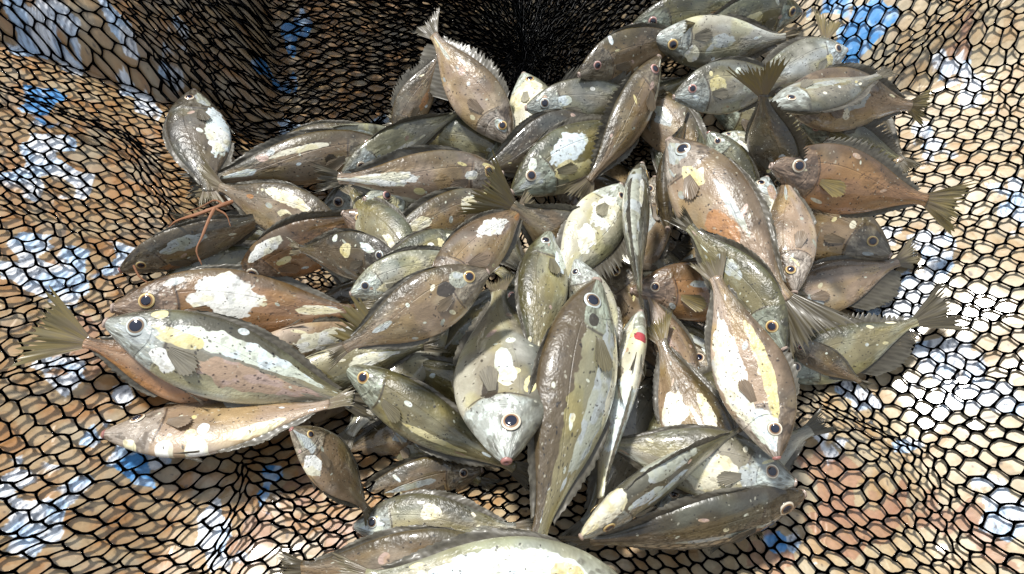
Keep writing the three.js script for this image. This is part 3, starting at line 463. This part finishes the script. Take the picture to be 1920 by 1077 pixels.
fish([1166, 345], [1085, 475], 'r', -8, { keep: 'm', tone: 'pale', p: [[.35, 0, .13, .08, 'w', 0], [.6, -.1, .10, .06, 'w', .3]], dr: .08 }, 'rabbitfish with ragged bright white patches beside the narrow upright grey one');
fish([1132, 478], [1190, 580], 'r', 20, { keep: 'm', tone: 'brown', eye: 1, p: [] }, 'dark rabbitfish with a small yellow eye in the deep central gap');
fish([1196, 305], [1186, 545], 'l', 78, { keep: 'm', tone: 'grey', fat: .85, spread: .2, tailTone: 'd', p: [[.5, .9, .3, .03, 'g', 0], [.35, .7, .1, .02, 'w', 0]] }, 'narrow grey mottled rabbitfish wedged back up in the central gap');
fish([1182, 548], [1345, 548], 'u', 6, { keep: 'm', tone: 'orange', pec: .6, p: [[.4, .3, .06, .02, 'g', 0]] }, 'reddish brown rabbitfish lying across between the central and striped fish');
fish([960, 360], [1196, 222], 'u', 6, { keep: 'm', tone: 'olive', fat: 1.0, eye: 0, p: [[.42, .35, .13, .065, 'b', .1], [.33, -.25, .07, .05, 'y', 0], [.42, -.55, .10, .05, 'y', 0], [.13, 0, .07, .06, 'g', 0]] }, 'greenish rabbitfish with an oval white patch and yellow-green belly patch');
fish([1240, 110], [1112, 345], 'l', 28, { keep: 'm', tone: 'brown', fat: .72, sl: .22, p: [[.12, .1, .03, .03, 'w', 0], [.06, -.1, .03, .02, 'w', 0], [.25, .0, .03, .02, 'p', 0], [.2, -.6, .10, .03, 'c', 0]], tl: .22, dr: .05, by: .25 }, 'curved slim brown rabbitfish, head up with white blotches, near the top');
fish([1252, 262], [1468, 562], 'r', 2, { keep: 'm', tone: 'pink', tailTone: 'd', sl: .23, fat: .92, eye: 3, p: [[.30, -.05, .07, .035, 'y', .3], [.12, -.1, .07, .07, 'g', 0], [.6, -.2, .09, .06, 'o', 0], [.55, .35, .14, .018, 'g', 0]], tl: .26 }, 'large pinkish brown rabbitfish lying diagonally with a cream shoulder patch');
// --- near left
fish([212, 574], [662, 580], 'u', 2, { keep: 'm', tone: 'orange', eye: 1, sl: .24, fat: .92, p: [[.45, .28, .135, .09, 'w', 0], [.86, 0, .09, .06, 'c', 0], [.24, .75, .04, .02, 'g', 0]], tb: .1 }, 'large orange-brown rabbitfish on the left with a big white shoulder patch');
fish([410, 690], [700, 622], 'd', -20, { keep: 'm', tone: 'brown', p: [[.62, -.3, .22, .07, 'w', 0]], fat: .8 }, 'rabbitfish showing a long white belly patch below the orange-brown one');
fish([470, 755], [715, 668], 'd', -15, { keep: 'm', tone: 'olive', p: [[.7, -.2, .14, .06, 'w', 0], [.3, 0, .1, .04, 'y', 0]], fat: .8 }, 'olive rabbitfish with a white oval patch near its tail, under the large green-grey one');
fish([918, 510], [672, 642], 'u', 4, { keep: 'm', tone: 'brown', eye: 1, sl: .19, fat: 1.05, p: [[.30, .2, .05, .04, 'k', 0], [.2, .3, .05, .05, 'g', 0], [.75, .1, .06, .03, 'g', 0]] }, 'glossy brown rabbitfish with a black shoulder spot, head pointing right');
fish([905, 745], [728, 668], 'u', 20, { keep: 't', tone: 'olive', tailTone: 'y', tl: .42, spread: .58, p: [[.5, 0, .1, .04, 'y', 0]], tb: .3, fat: .8 }, 'rabbitfish with a broad notched olive tail raised in the middle left');
fish([198, 824], [600, 775], 'u', -52, { keep: 'm', tone: 'pink', lip: 1, sl: .23, p: [[.14, -.95, .03, .03, 'c', 0], [.3, -.95, .04, .03, 'w', 0], [.44, -.95, .045, .03, 'w', 0], [.7, -.8, .12, .03, 'c', 0]] }, 'narrow pale rabbitfish with a red mouth under the large green-grey one');
for (const [a, b, c, d, e, y] of [[700, 800, 900, 900, 'u', -.04], [560, 900, 780, 820, 'u', -.045], [960, 960, 760, 900, 'u', -.045], [840, 790, 640, 850, 'u', -.03]]) fish([a, b], [c, d], e, 15, { tone: 'brown', p: [], tex: buriedSkins[Math.floor(a) % 3], tailTone: 'd', y: [y, y], group: 'fish buried in the heap' }, buried);
fish([905, 880], [640, 945], 'u', 25, { tone: 'brown', p: [[.88, .2, .06, .03, 'b', 0], [.5, .2, .15, .02, 'g', 0]], tailTone: 'd', y: [-.035, -.03] }, 'shadowed rabbitfish lying in the dark hollow at the front');
fish([552, 800], [695, 950], 'r', -30, { tone: 'brown', lip: 1, eye: 1, fat: 1.12, y: [.12, .03], p: [[.12, -.3, .1, .05, 'g', 0], [.3, -.7, .08, .05, 'w', 0]] }, 'rabbitfish with an open pink mouth raised toward the viewer, lower left');
fish([662, 985], [965, 990], 'u', 12, { tone: 'grey', p: [[.12, .1, .08, .05, 'b', 0], [.5, .5, .06, .04, 'c', 0]], eye: 3, y: [.0, .02] }, 'grey rabbitfish low at the front, nose against the net, in shadow');
fish([640, 690], [930, 868], 'r', 16, { keep: 'm', tone: 'olive', fat: .72, sl: .22, tailTone: 'd', p: [[.4, .3, .02, .013, 'b', 0], [.6, -.4, .15, .025, 'y', 0]], b: .2 }, 'rough olive rabbitfish slanting down to a dark tail beside the grey face');
fish([188, 604], [655, 756], 'u', 3, { keep: 'm', tone: 'grey', eye: 3, sl: .25, fat: .84, p: [[.55, .45, .32, .045, 'b', .05], [.28, .25, .10, .035, 'y', 0], [.27, -.45, .055, .04, 'w', -.6], [.62, -.25, .22, .06, 'p', 0], [.14, 0, .09, .06, 'g', 0]], tailTone: 'd', b: .25, lift: .01 }, 'large pale green-grey rabbitfish at lower left with pink flank, head left');
// --- near right
fish([1290, 640], [1345, 810], 'r', 0, { keep: 'm', tone: 'brown', eye: 0, fat: 1.05, p: [] }, 'brown rabbitfish face with a bright eye squeezed left of the yellow-striped fish');
fish([1305, 740], [1235, 590], 'r', -30, { keep: 'm', sl: .13, tone: 'pink', p: [[.4, -.5, .2, .06, 'p', 0]] }, 'rabbitfish with a peach belly between the white-bellied and striped ones');
fish([1208, 890], [1300, 790], 'u', 0, { keep: 'm', tone: 'olive', eye: 1, p: [[.2, 0, .07, .06, 'y', 0], [.3, 0, .04, .03, 'b', 0]] }, 'small olive rabbitfish head low between the slim fish at the front');
fish([1480, 655], [1372, 515], 'r', 20, { keep: 'm', tone: 'olive', p: [[.6, .3, .1, .04, 'g', 0]], tailTone: 'd' }, 'dark olive rabbitfish lying against the back of the yellow-striped one');
fish([1335, 875], [1238, 645], 'r', 2, { keep: 't', tone: 'brown', tailTone: 'y', tl: .18, fat: 1.0, sl: .18, p: [[.55, -.45, .10, .075, 'w', .2], [.45, .5, .14, .03, 'c', .1]] }, 'brown rabbitfish with a hooked white patch, nose under the slim diagonal one');
fish([1495, 905], [1185, 840], 'u', 3, { keep: 'm', tone: 'grey', eye: 0, fat: 1.0, sl: .19, p: [[.44, -.25, .14, .085, 'c', 0], [.25, -.1, .045, .06, 'g', 0]] }, 'grey rabbitfish at lower right with a cream yellow side patch, facing right');
fish([1462, 862], [1348, 525], 'r', 2, { keep: 'm', tone: 'pink', eye: 0, sl: .22, fat: 1.02, lip: 1, p: [[.48, -.5, .26, .07, 'w', 0], [.32, -.5, .12, .07, 'w', 0], [.45, .42, .29, .028, 'y', .04], [.13, -.1, .10, .08, 'b', 0]], dr: .03, tl: .15 }, 'large rabbitfish with a yellow stripe and white belly, head down at right');
fish([1518, 934], [1115, 1030], 'u', 58, { tone: 'dark', sl: .24, fat: .9, p: [[.4, -.1, .2, .015, 'g', 0]], tailTone: 'd', y: [.06, .05] }, 'dark brown rabbitfish with shade put into its colour along the bottom right of the heap');  // brown back; its darker tone also takes in the shade around it
fish([1196, 580], [1116, 920], 'l', -72, { keep: 'm', tone: 'pale', fat: .95, sl: .22, p: [[.24, -1, .03, .02, 'r', 0], [.22, -.6, .16, .03, 'w', 0], [.66, -.75, .16, .06, 'b', 0], [.45, -.4, .08, .03, 'p', 0]], tailTone: 'd' }, 'narrow belly-up rabbitfish with white patches and a red spot beside the big brown one');
fish([1084, 1004], [1372, 806], 'u', 72, { keep: 'm', tone: 'grey', fat: .9, sl: .2, p: [[.13, .9, .12, .06, 'c', 0], [.55, .9, .14, .035, 'g', 0], [.35, .5, .09, .03, 'b', 0], [.5, .3, .12, .025, 'b', .2]], tailTone: 'd', spread: .2 }, 'slim rabbitfish lying diagonally at the front with a cream snout');
// --- centre front
fish([1078, 486], [1130, 620], 'l', 0, { keep: 'm', sl: .15, tone: 'grey', eye: 3, p: [] }, 'rabbitfish eye peering out behind the head of the big brown central fish');
fish([1030, 430], [1005, 665], 'l', 12, { keep: 'm', tone: 'olive', eye: 3, fat: .85, p: [[.24, -.6, .10, .05, 'b', 0], [.12, -.5, .08, .04, 'g', 0]], sl: .19 }, 'olive rabbitfish head up in the centre, pale blue throat, behind two big ones');
fish([948, 868], [932, 548], 'r', 10, { tone: 'grey', eye: 0, lip: 1, fat: 1.12, y: [.14, .06], dr: .12, p: [[.36, .15, .06, .03, 'c', 0], [.44, .1, .07, .03, 'b', 0], [.30, .6, .04, .02, 'y', 0], [.3, -.2, .05, .03, 'k', 0]] }, 'big scaly grey rabbitfish facing down in the centre, spiny fin raised');
fish([975, 1062], [560, 1075], 'u', 30, { tone: 'brown', p: [], tailTone: 'd', y: [.03, .03] }, 'dark rabbitfish cut off by the bottom edge left of the pale one');
fish([1124, 522], [1018, 1010], 'l', 24, { keep: 'm', tone: 'olive', eye: 3, sl: .26, fat: .84, p: [[.5, .75, .6, .075, 'd', 0], [.5, -.5, .30, .05, 'g', 0], [.4, -.85, .16, .03, 'c', 0], [.22, .1, .03, .025, 'k', 0], [.6, .1, .015, .011, 'c', 0]], b: -.1, tailTone: 'd', tl: .08 }, 'biggest rabbitfish of the centre, dark olive back, head up, beside the grey face');
fish([1200, 1120], [690, 1085], 'u', 14, { tone: 'pale', sl: .25, fat: .95, p: [[.45, .45, .28, .06, 'b', 0], [.3, .2, .05, .03, 'k', 0], [.25, .5, .06, .03, 'y', 0]], y: [.13, .12] }, 'pale blue-grey rabbitfish cut off by the bottom edge at the front');


// buried fish that nothing of can be seen are left out; the others are told apart by where they show
{
  const seen = new Map(); for (let c = 0; c < owner.length; c++) { const o = owner[c]; if (o < 0) continue; const i = c % GW, j = Math.floor(c / GW), x = gpx(i), y = gpy(j); if (x < 0 || y < 0 || x > W || y > HH) continue; const s = seen.get(o) || [0, 0, 0]; s[0]++; s[1] += x; s[2] += y; seen.set(o, s); }
  roots.forEach((g, o) => {
    const s = seen.get(o), n = s ? s[0] : 0; if (g.userData.label !== buried) { if (n < 12) console.log('barely seen', n, g.userData.label); return; }
    if (n < 6) { scene.remove(g); return; }
    const x = s[1] / n, y = s[2] / n, col = ['far left', 'left', 'centre', 'right', 'far right'][Math.min(4, Math.max(0, Math.floor((x - 300) / 270)))], row = ['along the back of', 'towards the back of', 'in the middle of', 'towards the front of', 'along the front of'][Math.min(4, Math.max(0, Math.floor((y - 120) / 175)))];
    g.userData.label = `mostly buried rabbitfish ${row} the heap, flank showing at ${col}`;
  });
}

// ---------- a twig caught among the fish ----------
{
  const tw = new THREE.Group(); tw.name = 'twig'; scene.add(tw);
  tw.userData = { label: 'thin reddish brown twig lying across the fish at the left', category: 'twig' };
  const o = atHeight(400, 400, .13); tw.position.copy(o);
  const tm = new THREE.MeshStandardMaterial({ color: new THREE.Color().setRGB(.26, .115, .055), roughness: .7 });
  const branch = (name, pts, r) => { const c = new THREE.CatmullRomCurve3(pts.map(([x, y, h]) => atHeight(x, y, h).sub(o))); const g = new THREE.TubeGeometry(c, 28, r, 6), P = g.attributes.position, n = P.count; for (let i = 0; i < n; i++) { const t = Math.floor(i / 7) / 28, q = c.getPointAt(t), k = 1.15 - .75 * t + .3 * (vnoise(t * 14, 0, 5) - .5); P.setXYZ(i, q.x + (P.getX(i) - q.x) * k, q.y + (P.getY(i) - q.y) * k, q.z + (P.getZ(i) - q.z) * k); } g.computeVertexNormals(); mesh(name, g, tm, tw); };
  branch('stem', [[435, 378, .115], [408, 388, .125], [370, 402, .125], [330, 415, .11], [312, 432, .09]], .0022);
  branch('branch', [[402, 390, .126], [392, 410, .128], [378, 445, .125], [368, 470, .12], [378, 497, .11]], .0018);
  branch('branch', [[405, 392, .126], [424, 404, .124], [432, 425, .118]], .0012);
  branch('branch', [[420, 384, .12], [402, 376, .12], [378, 388, .118], [345, 400, .11]], .0012);
  branch('branch', [[250, 498, .085], [262, 520, .08], [285, 535, .075]], .0013);
}
renderer.render(scene, camera);
